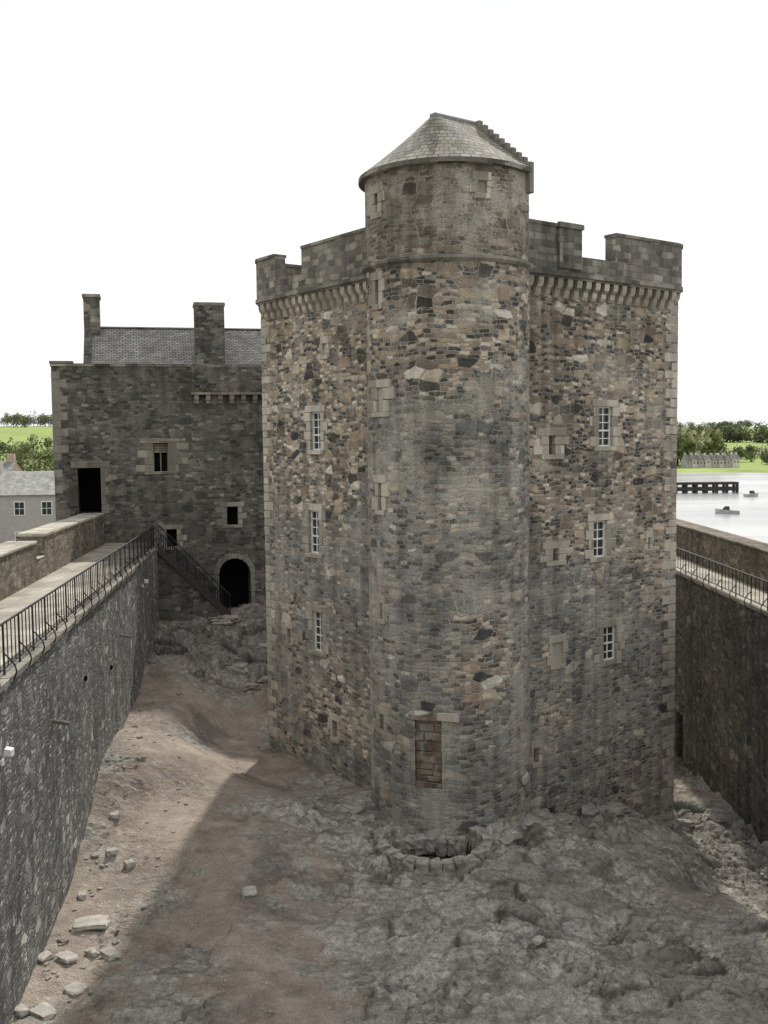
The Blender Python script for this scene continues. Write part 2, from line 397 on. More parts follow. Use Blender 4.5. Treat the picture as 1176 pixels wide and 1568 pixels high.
P=Parts(); phi0=math.atan2(-CT.y,-CT.x)
def tf(deg):
    a=phi0+math.radians(deg); n=Vector((math.cos(a),math.sin(a))); return Frame(CT+n*RT,(-n.y,n.x),n)
for deg,z,w,h,k,jw in ((-56,16.4,.2,.75,'void',.2),(-54,13.15,.34,.75,'blocked',.34),(-55,10.2,.2,.85,'void',.2),(-55,6.65,.16,.5,'void',.15),(-56,3.15,.28,.5,'void',.2),(-56,19.05,.22,.6,'void',.2),(24,19.25,.3,.38,'blocked',.12)):
    window(P,tf(deg),0,z,w,h,k,jw)
Fd=tf(-15); P.cut.fbox(Fd,-.42,.42,1.4,3.5,-.35,.4)
rb=MB(); z=1.4; flip=0
while z<3.45:
    hh=min(random.uniform(.17,.34),3.5-z)
    if 3.5-(z+hh)<.12: hh=3.5-z
    cuts=[-.42,random.uniform(-.18,.18),.42] if flip%4 else [-.42,.42]
    for u0,u1 in zip(cuts[:-1],cuts[1:]): rb.fbox(Fd,u0+.008,u1-.008,z+.008,z+hh-.008,-.5,-.05+random.uniform(-.05,.03),.015)
    z+=hh; flip+=1
obj("blocked_doorway_stones",rb,M_rust,keep,bevel=.025)
mo_=MB(); mo_.fbox(Fd,-.43,.43,1.4,3.5,-.34,-.12); obj("doorway_mortar",mo_,M_dressd,keep)
dd_=MB(); dd_.fbox(Fd,-.6,.25,3.494,3.62,-.25,.03,.01); obj("stained_lintel",dd_,M_rust,keep)
P.dress.fbox(Fd,.3,.95,3.5,3.75,-.25,.01,.008)
dr=obj("stair_tower_drum",solidcyl(RT+.03,RT,-3,19.95),M_round,keep,cyl=(CT.x,CT.y,RT),cut=P.cut); finish(P,keep,M_dress,M_dress)
sg=MB()
for r0,r1,a,b2 in ((RT+.02,RT+.12,17.12,17.2),(RT+.12,RT+.13,17.2,17.29),(RT+.13,RT+.02,17.29,17.33)): ring(sg,r0,r1,a,b2,96,False,cap=False)
obj("drum_string_course",sg,M_dressd,keep,cyl=(CT.x,CT.y,RT))
def P2(s,w): q=CT+vd*s+ud*w; return q
def slab(mb,s0,s1,w0,w1,za,zb):
    q=[P2(s0,w0),P2(s1,w0),P2(s1,w1),P2(s0,w1)]
    mb.hexa([(p.x,p.y,za) for p in q]+[(p.x,p.y,zb) for p in q])
sh=MB(); slab(sh,0,1.18,-2.45,2.45,18.95,19.93); obj("cap_house_shoulder",sh,M_round,keep)
sc_=MB()
for i in range(4): slab(sc_,0.2,1.2-.2*(3-i),-2.47+.14*(3-i),2.4,18.15+.2*i,18.15+.2*i+.197)
obj("cap_house_corbelling",sc_,M_dressd,keep,bevel=.03)
ev=[]
nsem=40; Re=2.76
a0=math.atan2(-ud.y,-ud.x)
for i in range(nsem+1):
    a=a0-math.pi*i/nsem
    ev.append((CT+Vector((math.cos(a),math.sin(a)))*Re,0))
near=P2(1.1,-2.62); far=P2(1.1,2.62)
out=[near]+[p for p,_ in ev]+[far]
R0=P2(-.45,0); R1=P2(1.1,0); zr=21.95; zev=20.03
rf=MB()
NL=10; rows=[]
for k in range(NL+1):
    t=k/NL; row=[]
    for idx,p in enumerate(out):
        tgt=R1 if idx in (0,len(out)-1) else R0
        pp=p.lerp(tgt,t*.97)
        zz=zev+(zr-zev)*t - .07*math.sin(math.pi*t)
        row.append((pp.x,pp.y,zz))
    rows.append(row)
vs=[p for r in rows for p in r]; W=len(out)
fs=[(k*W+i,k*W+i+1,(k+1)*W+i+1,(k+1)*W+i) for k in range(NL) for i in range(W-1)]
rf.add(vs,fs,True)
ro=obj("cap_house_roof",rf,M_slate,keep,cyl=(CT.x,CT.y,RT),roof=True,fix=True)
eb=MB()
loop=[(p,Vector((p-CT)).normalized()) for p in out]
sweep(eb,[(p,n_) for p,n_ in loop],-.35,.0,19.9,20.02)
obj("eaves_course",eb,M_dressd,keep,fix=True)
rl=MB(); dirv=(R1-R0).normalized(); pv_=Vector((-dirv.y,dirv.x))
qq=[R0-dirv*.12-pv_*.14,R1-pv_*.14,R1+pv_*.14,R0-dirv*.12+pv_*.14]
rl.hexa([(p.x,p.y,zr-.07) for p in qq]+[(p.x,p.y,zr+.04) for p in qq]); obj("ridge_capping",rl,M_lead,keep,bevel=.03)
gs=MB(); NS=10
for i in range(NS):
    w=2.5*(1-i/NS)+.1; stp=(zr+.12-20.12)/NS; za=20.0+ i*stp; zb=za+stp+.02
    slab(gs,1.05+.0015*i,1.26-.0015*i,-w,w,za if i else 19.3,zb)
obj("crow_stepped_gable",gs,M_dressd,keep,bevel=.02)
# ---------------------------------------------------------------- COURTYARD TERRAIN
ctrl=[(-7.5,20,.6),(-9,33,2.05),(-9.9,40,1.75),(-10.6,46,2.4),(-11,51,3.0),(-8,55,2.85),(-4,54,2.8),(-4.6,40,.0),(-2,36,0),(-5,30,.9),(-5,24,.5),(-4.5,49,1.9),(2,30.3,0),(0,24,0),(0,14,0),(-6,13,.3),(-7,6,.3),(2,6,0),(10,6,-.5),
(10.7,37.4,-2.1),(13,34,-2.1),(13,45,-2.4),(12,52,-2.4),(7,33,-.9),(4.6,31,-.15),(8,26,-.9),(12.5,26,-.9),(6,20,-.5),(12.5,18,-.8),(12,30,-1.7),(4,46,-1.5),(6,50,-1.5),(3,55,-.5),(-1,45,.3)]
def base(x,y):
    sw=0;s=0
    for a,b,c in ctrl:
        d=(x-a)**2+(y-b)**2+.8; w=1/(d*d); sw+=w; s+=w*c
    return s/sw
def smooth(a,b,x):
    t=max(0,min(1,(x-a)/(b-a))); return t*t*(3-2*t)
def rockmask(x,y):
    m=.2
    m+=smooth(-6,2,x)*.8*smooth(38,33,y)
    m+=smooth(42,46,y)*1.1
    d=math.hypot(x-1.8,y-31); m+=1.0*smooth(4.8,2.8,d)
    m+=smooth(8,11,x)*.5
    n=noise.noise(Vector((x*.28,y*.28,3)))+.5*noise.noise(Vector((x*.8,y*.8,9)))
    return max(0,min(1,m+n*.8))
ca,sa=math.cos(.45),math.sin(.45)
def slabs(x,y,s,ax,seed,amp,tilt,ang=(ca,sa)):
    wx=noise.noise(Vector((x*.9,y*.9,seed)))*.55; wy=noise.noise(Vector((x*.9,y*.9,seed+9)))*.45+noise.noise(Vector((x*3,y*3,seed+5)))*.12
    u=(x*ang[0]+y*ang[1]+wx)/(s*ax); v=(-x*ang[1]+y*ang[0]+wy)/s
    d,pts=noise.voronoi(Vector((u,v,seed)),distance_metric='DISTANCE',exponent=2)
    p=pts[0]; h=math.sin(p.x*127.1+p.y*311.7)*43758.5; h-=math.floor(h)
    h2=math.sin(p.x*269.5+p.y*183.3)*43758.5; h2-=math.floor(h2)
    ed=min(1,(d[1]-d[0])*9)
    return (h-.5)*amp+(v-p.y)*tilt*(.4+h2)+(u-p.x)*tilt*(h2-.5)-(1-ed)*amp*.3, 1-ed, h2
def ground(x,y,full=False):
    z=base(x,y)
    m=rockmask(x,y)
    back=smooth(43,47,y); rightm=smooth(8.5,11,x)
    am=.40+.75*smooth(-.25,.4,noise.noise(Vector((x*.45,y*.45,8))))+.45*rightm+.35*back
    s1,k1,t1=slabs(x,y,.75,2.4,1.3,.21+.35*back,.24+.12*back); s2,k2,t2=slabs(x,y,.27,2.0,4.1,.085,.09)
    z+=m*am*(s1+s2)
    z+=m*.05*noise.noise(Vector((x*1.5,y*1.5,2)))+.035*noise.noise(Vector((x*2.2,y*2.2,7)))+.022*noise.noise(Vector((x*6,y*6,7)))*(.5+m)
    z+=.07*noise.noise(Vector((x*.6,y*.6,4)))
    d=math.hypot(x-1.8,y-31.6); dw=math.hypot(x-1.35,y-29.5)
    z+=.22*smooth(3.9,2.8,d)*(1-smooth(2.4,1.5,dw))
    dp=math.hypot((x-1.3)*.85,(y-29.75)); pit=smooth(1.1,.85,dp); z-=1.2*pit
    dm=math.hypot((x-11.6),(y-26)*.6); z+=.8*smooth(2.6,.6,dm)*(.7+.6*noise.noise(Vector((x*1.3,y*1.3,0))))
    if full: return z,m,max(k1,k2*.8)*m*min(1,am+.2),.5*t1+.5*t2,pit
    return z,m
st_=.072; X0,X1,Y0,Y1=-13,14.2,10,59
def grid(X0,X1,Y0,Y1,st_):
    nx=int((X1-X0)/st_)+1; ny=int((Y1-Y0)/st_)+1
    vs=[];mk=[]
    for j in range(ny):
        y=Y0+(Y1-Y0)*j/(ny-1)
        for i in range(nx):
            x=X0+(X1-X0)*i/(nx-1)
            r_=ground(x,y,True); vs.append((x,y,r_[0])); mk+= [r_[1],r_[2],r_[3]] if r_[4]<.3 else [r_[1],3.0,0]  # pit points get the crevice value in excess, painting the hole dark
    fs=[(j*nx+i,j*nx+i+1,(j+1)*nx+i+1,(j+1)*nx+i) for j in range(ny-1) for i in range(nx-1)]
    return vs,fs,mk
vs,fs,mk=grid(X0,X1,Y0,Y1,st_)
v2,f2,m2=grid(-9,14.2,0,10.0,.4); o=len(vs); vs+=v2; mk+=m2; fs+=[tuple(i+o for i in f) for f in f2]
me=bpy.data.meshes.new("courtyard_ground"); me.from_pydata(vs,[],fs); me.update()
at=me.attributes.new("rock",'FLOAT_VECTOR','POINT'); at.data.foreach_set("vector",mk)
yard=bpy.data.objects.new("courtyard_ground",me); scene.collection.objects.link(yard)
m,nt,b=newmat("courtyard_earth_and_rock"); g=G(nt); tc=g.n('ShaderNodeTexCoord'); ob=tc.outputs['Object']
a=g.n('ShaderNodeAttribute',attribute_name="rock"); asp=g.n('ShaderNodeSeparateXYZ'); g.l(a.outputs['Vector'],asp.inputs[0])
n1=g.noise(ob,1.1,5,.7); n2=g.noise(ob,6,4,.75); n3=g.noise(ob,.32,3,.6); n4=g.noise(ob,30,2,.7)
rk=g.sstep(g.math('ADD',asp.outputs[0],g.math('MULTIPLY',g.math('SUBTRACT',n1,.5),1.6)),.25,.7)
dirt=g.ramp(n1,[(.3,(.225,.182,.15)),(.5,(.31,.262,.218)),(.68,(.40,.345,.29))])
rock=g.ramp(n2,[(.28,(.155,.147,.132)),(.48,(.285,.268,.24)),(.7,(.47,.448,.405))])
rock=g.scale(rock,g.math('MULTIPLY_ADD',asp.outputs[2],.75,.62))
col=g.mix(rk,dirt,rock)
sep=g.n('ShaderNodeSeparateXYZ'); g.l(ob,sep.inputs[0])
mo=g.math('MULTIPLY',g.sstep(n3,.45,.6),g.sstep(sep.outputs[0],-1,7)); mo=g.math('MULTIPLY',mo,g.sstep(n2,.42,.6))
col=g.mix(g.math('MULTIPLY',mo,.5),col,(.13,.135,.075))
wet=g.sstep(g.noise(ob,.5,4,.6),.54,.63); col=g.mix(g.math('MULTIPLY',wet,.5),col,(.105,.088,.074))
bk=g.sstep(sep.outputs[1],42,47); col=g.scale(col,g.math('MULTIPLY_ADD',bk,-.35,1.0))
col=g.mix(g.math('MULTIPLY',asp.outputs[1],.78,clamp=True),col,(.045,.038,.03))  # crevice and pit shade painted into the ground colour
col=g.mix(1,col,g.ramp(n4,[(.3,.68),(.7,1.32)]),'MULTIPLY')
pb=g.n('ShaderNodeTexVoronoi'); g.l(ob,pb.inputs['Vector']); pb.inputs['Scale'].default_value=8
peb=g.sstep(pb.outputs['Distance'],.28,.16)
sp=g.n('ShaderNodeSeparateColor'); g.l(pb.outputs['Color'],sp.inputs[0]); peb=g.math('MULTIPLY',peb,g.math('GREATER_THAN',sp.outputs[0],.86))
col=g.mix(g.math('MULTIPLY',peb,.6),col,(.42,.40,.35))
g.l(col,b.inputs['Base Color']); g.l(g.math('MULTIPLY_ADD',wet,-.35,.93),b.inputs['Roughness'])
h=g.math('ADD',g.math('MULTIPLY',n2,1.0),g.math('MULTIPLY',n4,.35)); h=g.math('ADD',h,g.math('MULTIPLY',peb,.3))
bp=g.n('ShaderNodeBump'); bp.inputs['Distance'].default_value=.085; bp.inputs['Strength'].default_value=.95; g.l(h,bp.inputs['Height']); g.l(bp.outputs[0],b.inputs['Normal'])
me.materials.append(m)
wr=MB()
for i in range(19):
    a=math.radians(150+ i*13.2); r=1.55+random.uniform(-.07,.07); x=1.35+r*math.cos(a); y=29.5+r*1.05*math.sin(a)
    zk=base(x,y)+.17+random.uniform(-.04,.04)
    wr.rock((x,y,zk),random.uniform(.3,.42),random.uniform(.3,.42),random.uniform(.28,.40),i,a+math.pi/2+random.uniform(-.15,.15),2,.2)
    wr.rock((x,y,zk-.3),.44,.4,.4,i+70,a+math.pi/2,1,.12)
obj("well_kerb",wr,M_rock)
ls=[(-7.07,23.8,.8,.55),(-7.1,22.1,.42,.32),(-6.65,22.4,.28,.2),(-6.2,22.3,.42,.3),(-7.6,22.1,.34,.25),(-6.55,20.8,.46,.36),(-6.9,19.9,.5,.36),(-7.35,19.9,.3,.25),(-3.54,25.6,.5,.34),(-6.9,26.9,.25,.2),(-7.5,27.4,.3,.2),(-7.9,29.3,.28,.22),(3.6,24.2,.3,.2),(-7.7,25.3,.25,.2)]
M_stone=simple("pale_loose_stone",(.38,.36,.32),.95,.3,4,bump=.03)
for i,(x,y,sx,sy) in enumerate(ls):
    mb=MB(); mb.rock((0,0,0),sx,sy,.12+.05*random.random(),i+3,random.uniform(0,3),2,.2)
    o=obj("loose_stone",mb,M_stone); o.location=(x,y,ground(x,y)[0]+.05)
mb=MB()
for i in range(22):
    x=random.uniform(10.6,12.6); y=random.uniform(23.5,29); s=random.uniform(.3,.9)
    mb.rock((x,y,ground(x,y)[0]+.0),s*1.2,s*.8,s*.4,i,random.uniform(0,3),2,.3)
for i in range(16):
    a=math.radians(random.uniform(195,350)); r=random.uniform(2.75,3.5); x=CT.x+r*math.cos(a)*1.15; y=CT.y+r*math.sin(a)
    if math.hypot(x-1.3,y-29.6)<2.0 : continue
    s=random.uniform(.25,.6); mb.rock((x,y,ground(x,y)[0]-.03),s*1.5,s*.9,s*.35,i+60,random.uniform(0,3),2,.3)
for i in range(7): mb.rock((.3+i*.33,30.55-.03*abs(i-3)**1.5,-.28),.5,.42,.5,i+33,random.uniform(0,3),2,.25)
for i in range(55):
    u=random.uniform(3.5,10.5); d=abs(random.gauss(0,.5)); q_=FR.p(u,0,d+.1); s=random.uniform(.3,.9); mb.rock((q_.x,q_.y,ground(q_.x,q_.y)[0]),s*1.3,s*.8,s*.45,i+160,random.uniform(0,3),2,.3)
for i in range(16):
    x=random.uniform(-9.8,-4); y=random.uniform(44,53); s=random.uniform(.4,.9); mb.rock((x,y,ground(x,y)[0]-.08),s*1.5,s*.9,s*.4,i+90,random.uniform(-.3,.5),2,.35)
obj("rock_outcrop",mb,M_rock)
def lx(y): return -5.1-.12*y
mb=MB()
for i in range(460):
    x=random.uniform(-8.5,12.5); y=random.uniform(16,42)
    if random.random()<.15: x=lx(y)+.2+abs(random.gauss(0,.5))
    if x<lx(y)+.15: continue
    if ((Vector((x,y))-C).dot(ud)>-.2 and (Vector((x,y))-C).dot(vd)>-.2) or (Vector((x,y))-CT).length<2.7: continue
    if math.hypot(x-1.35,y-29.5)<1.9: continue
    s=random.uniform(.04,.11)*(1.8 if random.random()<.08 else 1); mb.rock((x,y,ground(x,y)[0]+s*.08),s*1.3,s,s*.5,i+300,random.uniform(0,3),0,.25)
obj("scattered_pebbles",mb,M_rock)
# ---------------------------------------------------------------- LEFT CURTAIN WALL
def lz(y): return 7.3-.0188*(y-20)
cl=empty("curtain_wall")
w=MB(); ys=[1,54.0]
w.hexa([(lx(ys[0])-4.4,ys[0],-6),(lx(ys[0])+.06,ys[0],-6),(lx(ys[1])+.06,ys[1],-6),(lx(ys[1])-4.4,ys[1],-6),(lx(ys[0])-4.4,ys[0],lz(ys[0])-.12),(lx(ys[0]),ys[0],lz(ys[0])-.12),(lx(ys[1]),ys[1],lz(ys[1])-.12),(lx(ys[1])-4.4,ys[1],lz(ys[1])-.12)])
obj("wall_body",w,M_curt,cl)
def strip(mb,ya,yb,o0,o1,za,zb):
    mb.hexa([(lx(ya)+o0,ya,lz(ya)+za),(lx(ya)+o1,ya,lz(ya)+za),(lx(yb)+o1,yb,lz(yb)+za),(lx(yb)+o0,yb,lz(yb)+za),(lx(ya)+o0,ya,lz(ya)+zb),(lx(ya)+o1,ya,lz(ya)+zb),(lx(yb)+o1,yb,lz(yb)+zb),(lx(yb)+o0,yb,lz(yb)+zb)])
w=MB(); strip(w,1,54,-3.0,-.45,-.12,0); obj("walkway",w,M_slab,cl)
w=MB(); y=1
while y<53.2:
    d=random.uniform(.7,1.1); strip(w,y+.006,y+d-.006,-.45,.05+random.uniform(0,.03),-.119,.02); y+=d
obj("edge_coping",w,M_dressd,cl,bevel=.015)
w=MB(); strip(w,1,37.2,-4.0,-3.0,-.119,1.35); strip(w,37.2,38.6,-4.0,-3.0,-.119,.75); strip(w,38.6,53.4,-4.0,-3.0,-.119,1.5); obj("outer_parapet",w,M_parap2,cl)
w=MB(); strip(w,1,37.25,-4.05,-2.95,1.35,1.45); strip(w,38.55,53.4,-4.05,-2.95,1.5,1.62); strip(w,37.26,38.54,-4.02,-2.98,.75,.8); obj("parapet_coping",w,M_slab,cl,bevel=.02)
w=MB()
for y,z in ((29,5.2),(34,4.4)):
    w.box(lx(y)-.1,lx(y)+.066,y,y+.13,z,z+.12)
obj("putlog_holes",w,M_void,cl)
w=MB()
for y,z in ((24,5.3),(36,5.1),(46,5.0)): w.tube((lx(y)-.1,y+.5,z),(lx(y)+.35,y+.5,z-.08),.05,8)
obj("drain_spouts",w,M_dressd,cl,bevel=0)
def railing(name,pts,side,h=1.05,sp=.34,parent=None,top=.028,stays=True):
    mb=MB()
    for a,b in zip(pts[:-1],pts[1:]):
        a=Vector(a);b=Vector(b); Ln=(b-a).length; n=max(1,round(Ln/sp)); d=(b-a)/n
        mb.tube(a+Vector((0,0,h)),b+Vector((0,0,h)),top); mb.tube(a+Vector((0,0,.13)),b+Vector((0,0,.13)),.018)
        for i in range(n+1):
            p=a+d*i; main=(i%4==0)
            mb.tube(p+Vector((0,0,-.02 if main else .13)),p+Vector((0,0,h)),.024 if main else .014)
            if main and stays:
                sv=Vector(side); pr=None
                for t in range(7):
                    ang=math.pi*t/6; q=p+Vector((0,0,.45-.75*t/6))+sv*(.24*math.sin(ang))
                    if pr is not None: mb.tube(pr,q,.017)
                    pr=q
    return obj(name,mb,M_iron,parent)
railing("iron_railing",[(lx(3)-.12,3,lz(3)+.02),(lx(50.4)-.12,50.4,lz(50.4)+.02)],(1,.12,0))
stt=empty("stone_stair"); w=MB(); a=Vector((-11.0,50.7,0)); bq=Vector((-7.9,52.3,0)); dd=(bq-a).normalized(); FS=Frame((a.x,a.y),(dd.x,dd.y),(dd.y,-dd.x)); Ls=(bq-a).length; n=20
w.fbox(FS,-1.6,0,2,6.72,-1.4,-.02)
for i in range(n): w.fbox(FS,Ls*i/n,Ls*(i+1)/n,1.5,6.72-(i+1)*(6.72-3.0)/n,-1.3,0)
obj("stair_steps",w,M_range,stt)
w=MB()
w.hexa([FS.p(-.2,6.5,.10),FS.p(Ls,2.75,.10),FS.p(Ls,2.75,.003),FS.p(-.2,6.5,.003),FS.p(-.2,6.95,.10),FS.p(Ls,3.2,.10),FS.p(Ls,3.2,.003),FS.p(-.2,6.95,.003)])
obj("stair_stringer",w,simple("dark_timber",(.05,.045,.04),.8,.3,6),stt)
railing("stair_railing",[FS.p(-.1,6.85,.05),FS.p(Ls,3.1,.05)],(0,0,0),1.0,.16,stt,.03,False)
railing("stair_railing",[FS.p(-.1,6.75,-1.25),FS.p(Ls,3.0,-1.25)],(0,0,0),1.0,.16,stt,.03,False)
for x,y,z in ((lx(19.6)+.1,19.6,6.05),(lx(44)+.1,44,6.0)):
    mb=MB(); mb.hexa([(x,y-.09,z-.07),(x+.14,y-.09,z-.1),(x+.14,y+.09,z-.1),(x,y+.09,z-.07),(x,y-.09,z+.07),(x+.14,y-.09,z+.04),(x+.14,y+.09,z+.04),(x,y+.09,z+.07)]); mb.tube((x-.12,y,z-.2),(x+.04,y,z-.04),.015)
    mb.box(x-.1,x-.05,y-.06,y+.06,z-.28,z-.17)
    obj("floodlight",mb,M_white,bevel=.01)
# ---------------------------------------------------------------- RIGHT CURTAIN WALL
cr=empty("curtain_wall")
w=MB(); w.hexa([(13.0,1,-6),(16.2,1,-6),(16.2,72,-6),(13.0,72,-6),(12.95,1,5.85),(16.2,1,5.85),(16.2,72,5.85),(12.95,72,5.85)])
P=Parts(); FW=Frame((12.97,45),(0,-1),(-1,0)); P.cut.fbox(FW,-.5,.5,-2.6,-.3,-.4,.3)
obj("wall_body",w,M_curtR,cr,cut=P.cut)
w=MB()
for i in range(5): w.fbox(FW,-.5+i*.2+.004,-.3+i*.2-.004,-2.6,-.3,-.3,-.25)
obj("plank_door",w,M_wood,cr)
w=MB(); w.box(12.9,14.6,1,72,5.85,5.97); obj("walkway",w,M_slab,cr)
w=MB(); w.box(14.6,15.5,1,72,5.85,7.45); obj("outer_parapet",w,M_parap2,cr)
w=MB(); w.box(14.55,15.55,1,72,7.45,7.56); obj("parapet_coping",w,M_parap2,cr,bevel=.03)
railing("iron_railing",[(13.02,3,5.97),(13.02,66,5.97)],(-1,0,0),1.0,.4)
# ---------------------------------------------------------------- BACK RANGE
rg=empty("north_range_building")
p1=Vector((-17,53.5)); p2=Vector((3,58.2)); t=(p2-p1).normalized(); nn=Vector((t.y,-t.x)); FG=Frame(p1,t,nn); LG=(p2-p1).length
w=MB(); w.fbox(FG,0,LG,-4,15.85,-9,0)
P=Parts()
def gu(X): return (X-p1.x)/t.x
window(P,FG,gu(-11.75),11.1,.8,1.5,'void',.5); window(P,FG,gu(-8.15),7.9,.6,1.0,'void',.28); window(P,FG,gu(-11.3),6.8,.55,.95,'void',.28)
u_=gu(-11.75)
for k_ in range(4): P.blk.fbox(FG,u_-.4,u_+.4,11.35+.12*k_,11.44+.12*k_,-.4,-.3)
for a_,b_ in ((-.4,-.34),(.34,.4),(-.03,.03)): P.blk.fbox(FG,u_+a_,u_+b_,10.35,11.34,-.42,-.36)
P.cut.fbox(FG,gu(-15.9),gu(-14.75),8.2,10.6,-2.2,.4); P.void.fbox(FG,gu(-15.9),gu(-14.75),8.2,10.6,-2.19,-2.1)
P.dress.fbox(FG,gu(-16.2),gu(-14.3),10.61,10.95,-.3,.03)
for i in range(5):
    P.dress.fbox(FG,gu(-14.75)-.006,gu(-14.75)+(.22 if i%2 else .38),8.2+i*.48+.01,8.2+(i+1)*.48-.01,-.3,.02)
for i in range(30):
    wq=.4 if i%2 else .75
    if not 8.1<3+i*.42<10.7 or wq<.5: P.dress.fbox(FG,-.015,wq,3+i*.42+.01,3+(i+1)*.42-.01,-.5,.015,.006)
ua=gu(-8.1); hw=.85; zb,zs=2.4,4.75
P.cut.fbox(FG,ua-hw,ua+hw,zb,zs,-1.6,.4)
va=[FG.p(ua+hw*math.cos(math.pi*i/12),zs-.001+hw*math.sin(math.pi*i/12),-1.6) for i in range(13)]+[FG.p(ua+hw*math.cos(math.pi*i/12),zs-.001+hw*math.sin(math.pi*i/12),.4) for i in range(13)]
c2=MB(); c2.add(va,[tuple(range(13)),tuple(range(13,26))[::-1]]+[(i,i+13,(i+1)%13+13,(i+1)%13) for i in range(13)])
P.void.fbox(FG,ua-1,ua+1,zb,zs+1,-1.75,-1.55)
arch=MB()
for i in range(9):
    a0_,a1_=math.pi*i/9,math.pi*(i+1)/9
    q=[]
    for d in (-.15,.03):
        for r_,a_ in ((hw-.005,a0_+.01),(hw+.28,a0_+.01),(hw+.28,a1_-.01),(hw-.005,a1_-.01)): q.append(FG.p(ua+r_*math.cos(a_),zs+r_*math.sin(a_),d))
    arch.hexa(q)
for i in range(7):
    for sd in (-1,1):
        wd=.22+.16*((i+(sd>0))%2); aa=ua+sd*(hw-.005); bb=ua+sd*(hw+wd); arch.fbox(FG,min(aa,bb),max(aa,bb),zb+i*.335+.01,zb+(i+1)*.335-.01,-.15,.025)
obj("arch_voussoirs",arch,M_dressd,rg,bevel=.015)
wo=obj("range_walls",w,M_range,rg,cut=P.cut)
cm=bpy.data.meshes.new("c"); cm.from_pydata(c2.v,[],c2.f); bm=bmesh.new(); bm.from_mesh(cm); bmesh.ops.recalc_face_normals(bm,faces=bm.faces); bm.to_mesh(cm); bm.free()
co=bpy.data.objects.new("c",cm); scene.collection.objects.link(co); md=wo.modifiers.new("b",'BOOLEAN'); md.object=co; md.operation='DIFFERENCE'; md.solver='EXACT'
bpy.context.view_layer.update(); nm=bpy.data.meshes.new_from_object(wo.evaluated_get(bpy.context.evaluated_depsgraph_get())); wo.modifiers.clear(); wo.data=nm; bpy.data.objects.remove(co); uvmap(nm)
M_dm=masonry("dressed_stone_mid",[(0,(.19,.175,.15)),(.5,(.26,.24,.205)),(1,(.36,.335,.285))],None,sw=.9,sh=3,mw=.002,big=2,stain=.7,bump=.012,wob=.05)
finish(P,rg,M_dm)
w=MB(); w.fbox(FG,-.05,LG,15.85,16.0,-.6,.05); w.fbox(FG,-.05,.55,15.85,16.0,-9,-.6); w.fbox(FG,-.08,1.1,16.0,16.12,-.65,.08); obj("wall_coping",w,M_dressd,rg)
ub0=gu(-10.1); ub1=gu(-5.5)
w=MB(); w.fbox(FG,ub0,ub1,14.5,15.84,.003,.32); obj("box_machicolation",w,M_range,rg)
w=MB(); w.fbox(FG,ub0-.04,ub1,14.38,14.5,.003,.36)
i=ub0+.1
while i<ub1: w.fbox(FG,i,i+.24,14.12,14.38,.003,.28); w.fbox(FG,i,i+.24,13.92,14.12,.003,.15); i+=.62
obj("machicolation_corbels",w,M_dm,rg)
w=MB(); q0=gu(-15.2)
ez,rz=15.5,18.35
def pr(u,z,d): return FG.p(u,z,d)
w.add([pr(q0,ez,-1.6),pr(LG,ez,-1.6),pr(LG,rz,-5),pr(q0,rz,-5),pr(q0,ez,-8.4),pr(LG,ez,-8.4)],[(0,1,2,3),(3,2,5,4),(0,3,4),(1,5,2)])
obj("slate_roof",w,M_slate2,rg)
w=MB(); 
w.add([pr(q0-.35,15,-1.3),pr(q0-.35,15.3,-1.3),pr(q0-.35,rz+.35,-5),pr(q0-.35,15.3,-8.7),pr(q0-.35,15,-8.7),pr(q0+.05,15,-1.3),pr(q0+.05,15.3,-1.3),pr(q0+.05,rz+.35,-5),pr(q0+.05,15.3,-8.7),pr(q0+.05,15,-8.7)],[(0,1,2,3,4),(9,8,7,6,5),(0,5,6,1),(1,6,7,2),(2,7,8,3),(3,8,9,4)])
w.fbox(FG,q0-.36,q0+.5,17.3,19.95,-5.6,-4.4); w.fbox(FG,gu(-9.75),gu(-8.2),15.5,19.3,-3.2,-2.0)
obj("gable_and_chimneys",w,M_range,rg,fix=True)
w=MB(); w.fbox(FG,q0-.42,q0+.56,19.95,20.15,-5.66,-4.34); w.fbox(FG,gu(-9.8),gu(-8.15),19.3,19.5,-3.26,-1.94); w.fbox(FG,q0,LG,rz-.03,rz+.07,-5.12,-4.88); obj("chimney_caps",w,M_dressd,rg,bevel=.03)
# ---------------------------------------------------------------- OUTER LAND / SEA
def land(x,y):
    r=math.hypot(x,y); az=math.degrees(math.atan2(x,y))
    n=noise.noise(Vector((x*.004,y*.004,0)))
    k=smooth(-2,6,az)*smooth(150,120,az)
    left=-4+smooth(45,85,r)*6+smooth(130,420,r)*8+smooth(400,800,r)*13+smooth(800,3000,r)*10+n*3*smooth(150,400,r)
    right=-9+smooth(470+n*30,492+n*30,r)*5.2+smooth(500,900,r)*9+smooth(900,2500,r)*22+n*5*smooth(550,900,r)
    return left*(1-k)+right*k
rr=[0,20,40,50,60,70,80,90,110,130,160,200,250,300,350,400,440,460,470,480,490,500,520,550,600,700,800,900,1100,1400,1800,2400,3200,4500,7000]
na=360; vs=[(0,0,-4)];fs=[]
for r in rr[1:]:
    for i in range(na):
        a=2*math.pi*i/na; x=r*math.sin(a);y=r*math.cos(a); vs.append((x,y,land(x,y)))
for i in range(na): fs.append((0,1+(i+1)%na,1+i))
for k in range(len(rr)-2):
    for i in range(na): fs.append((1+k*na+i,1+k*na+(i+1)%na,1+(k+1)*na+(i+1)%na,1+(k+1)*na+i))
mb=MB(); mb.add(vs,fs,True)
m,nt,b=newmat("fields_and_grass"); g=G(nt); tc=g.n('ShaderNodeTexCoord'); ob=tc.outputs['Object']
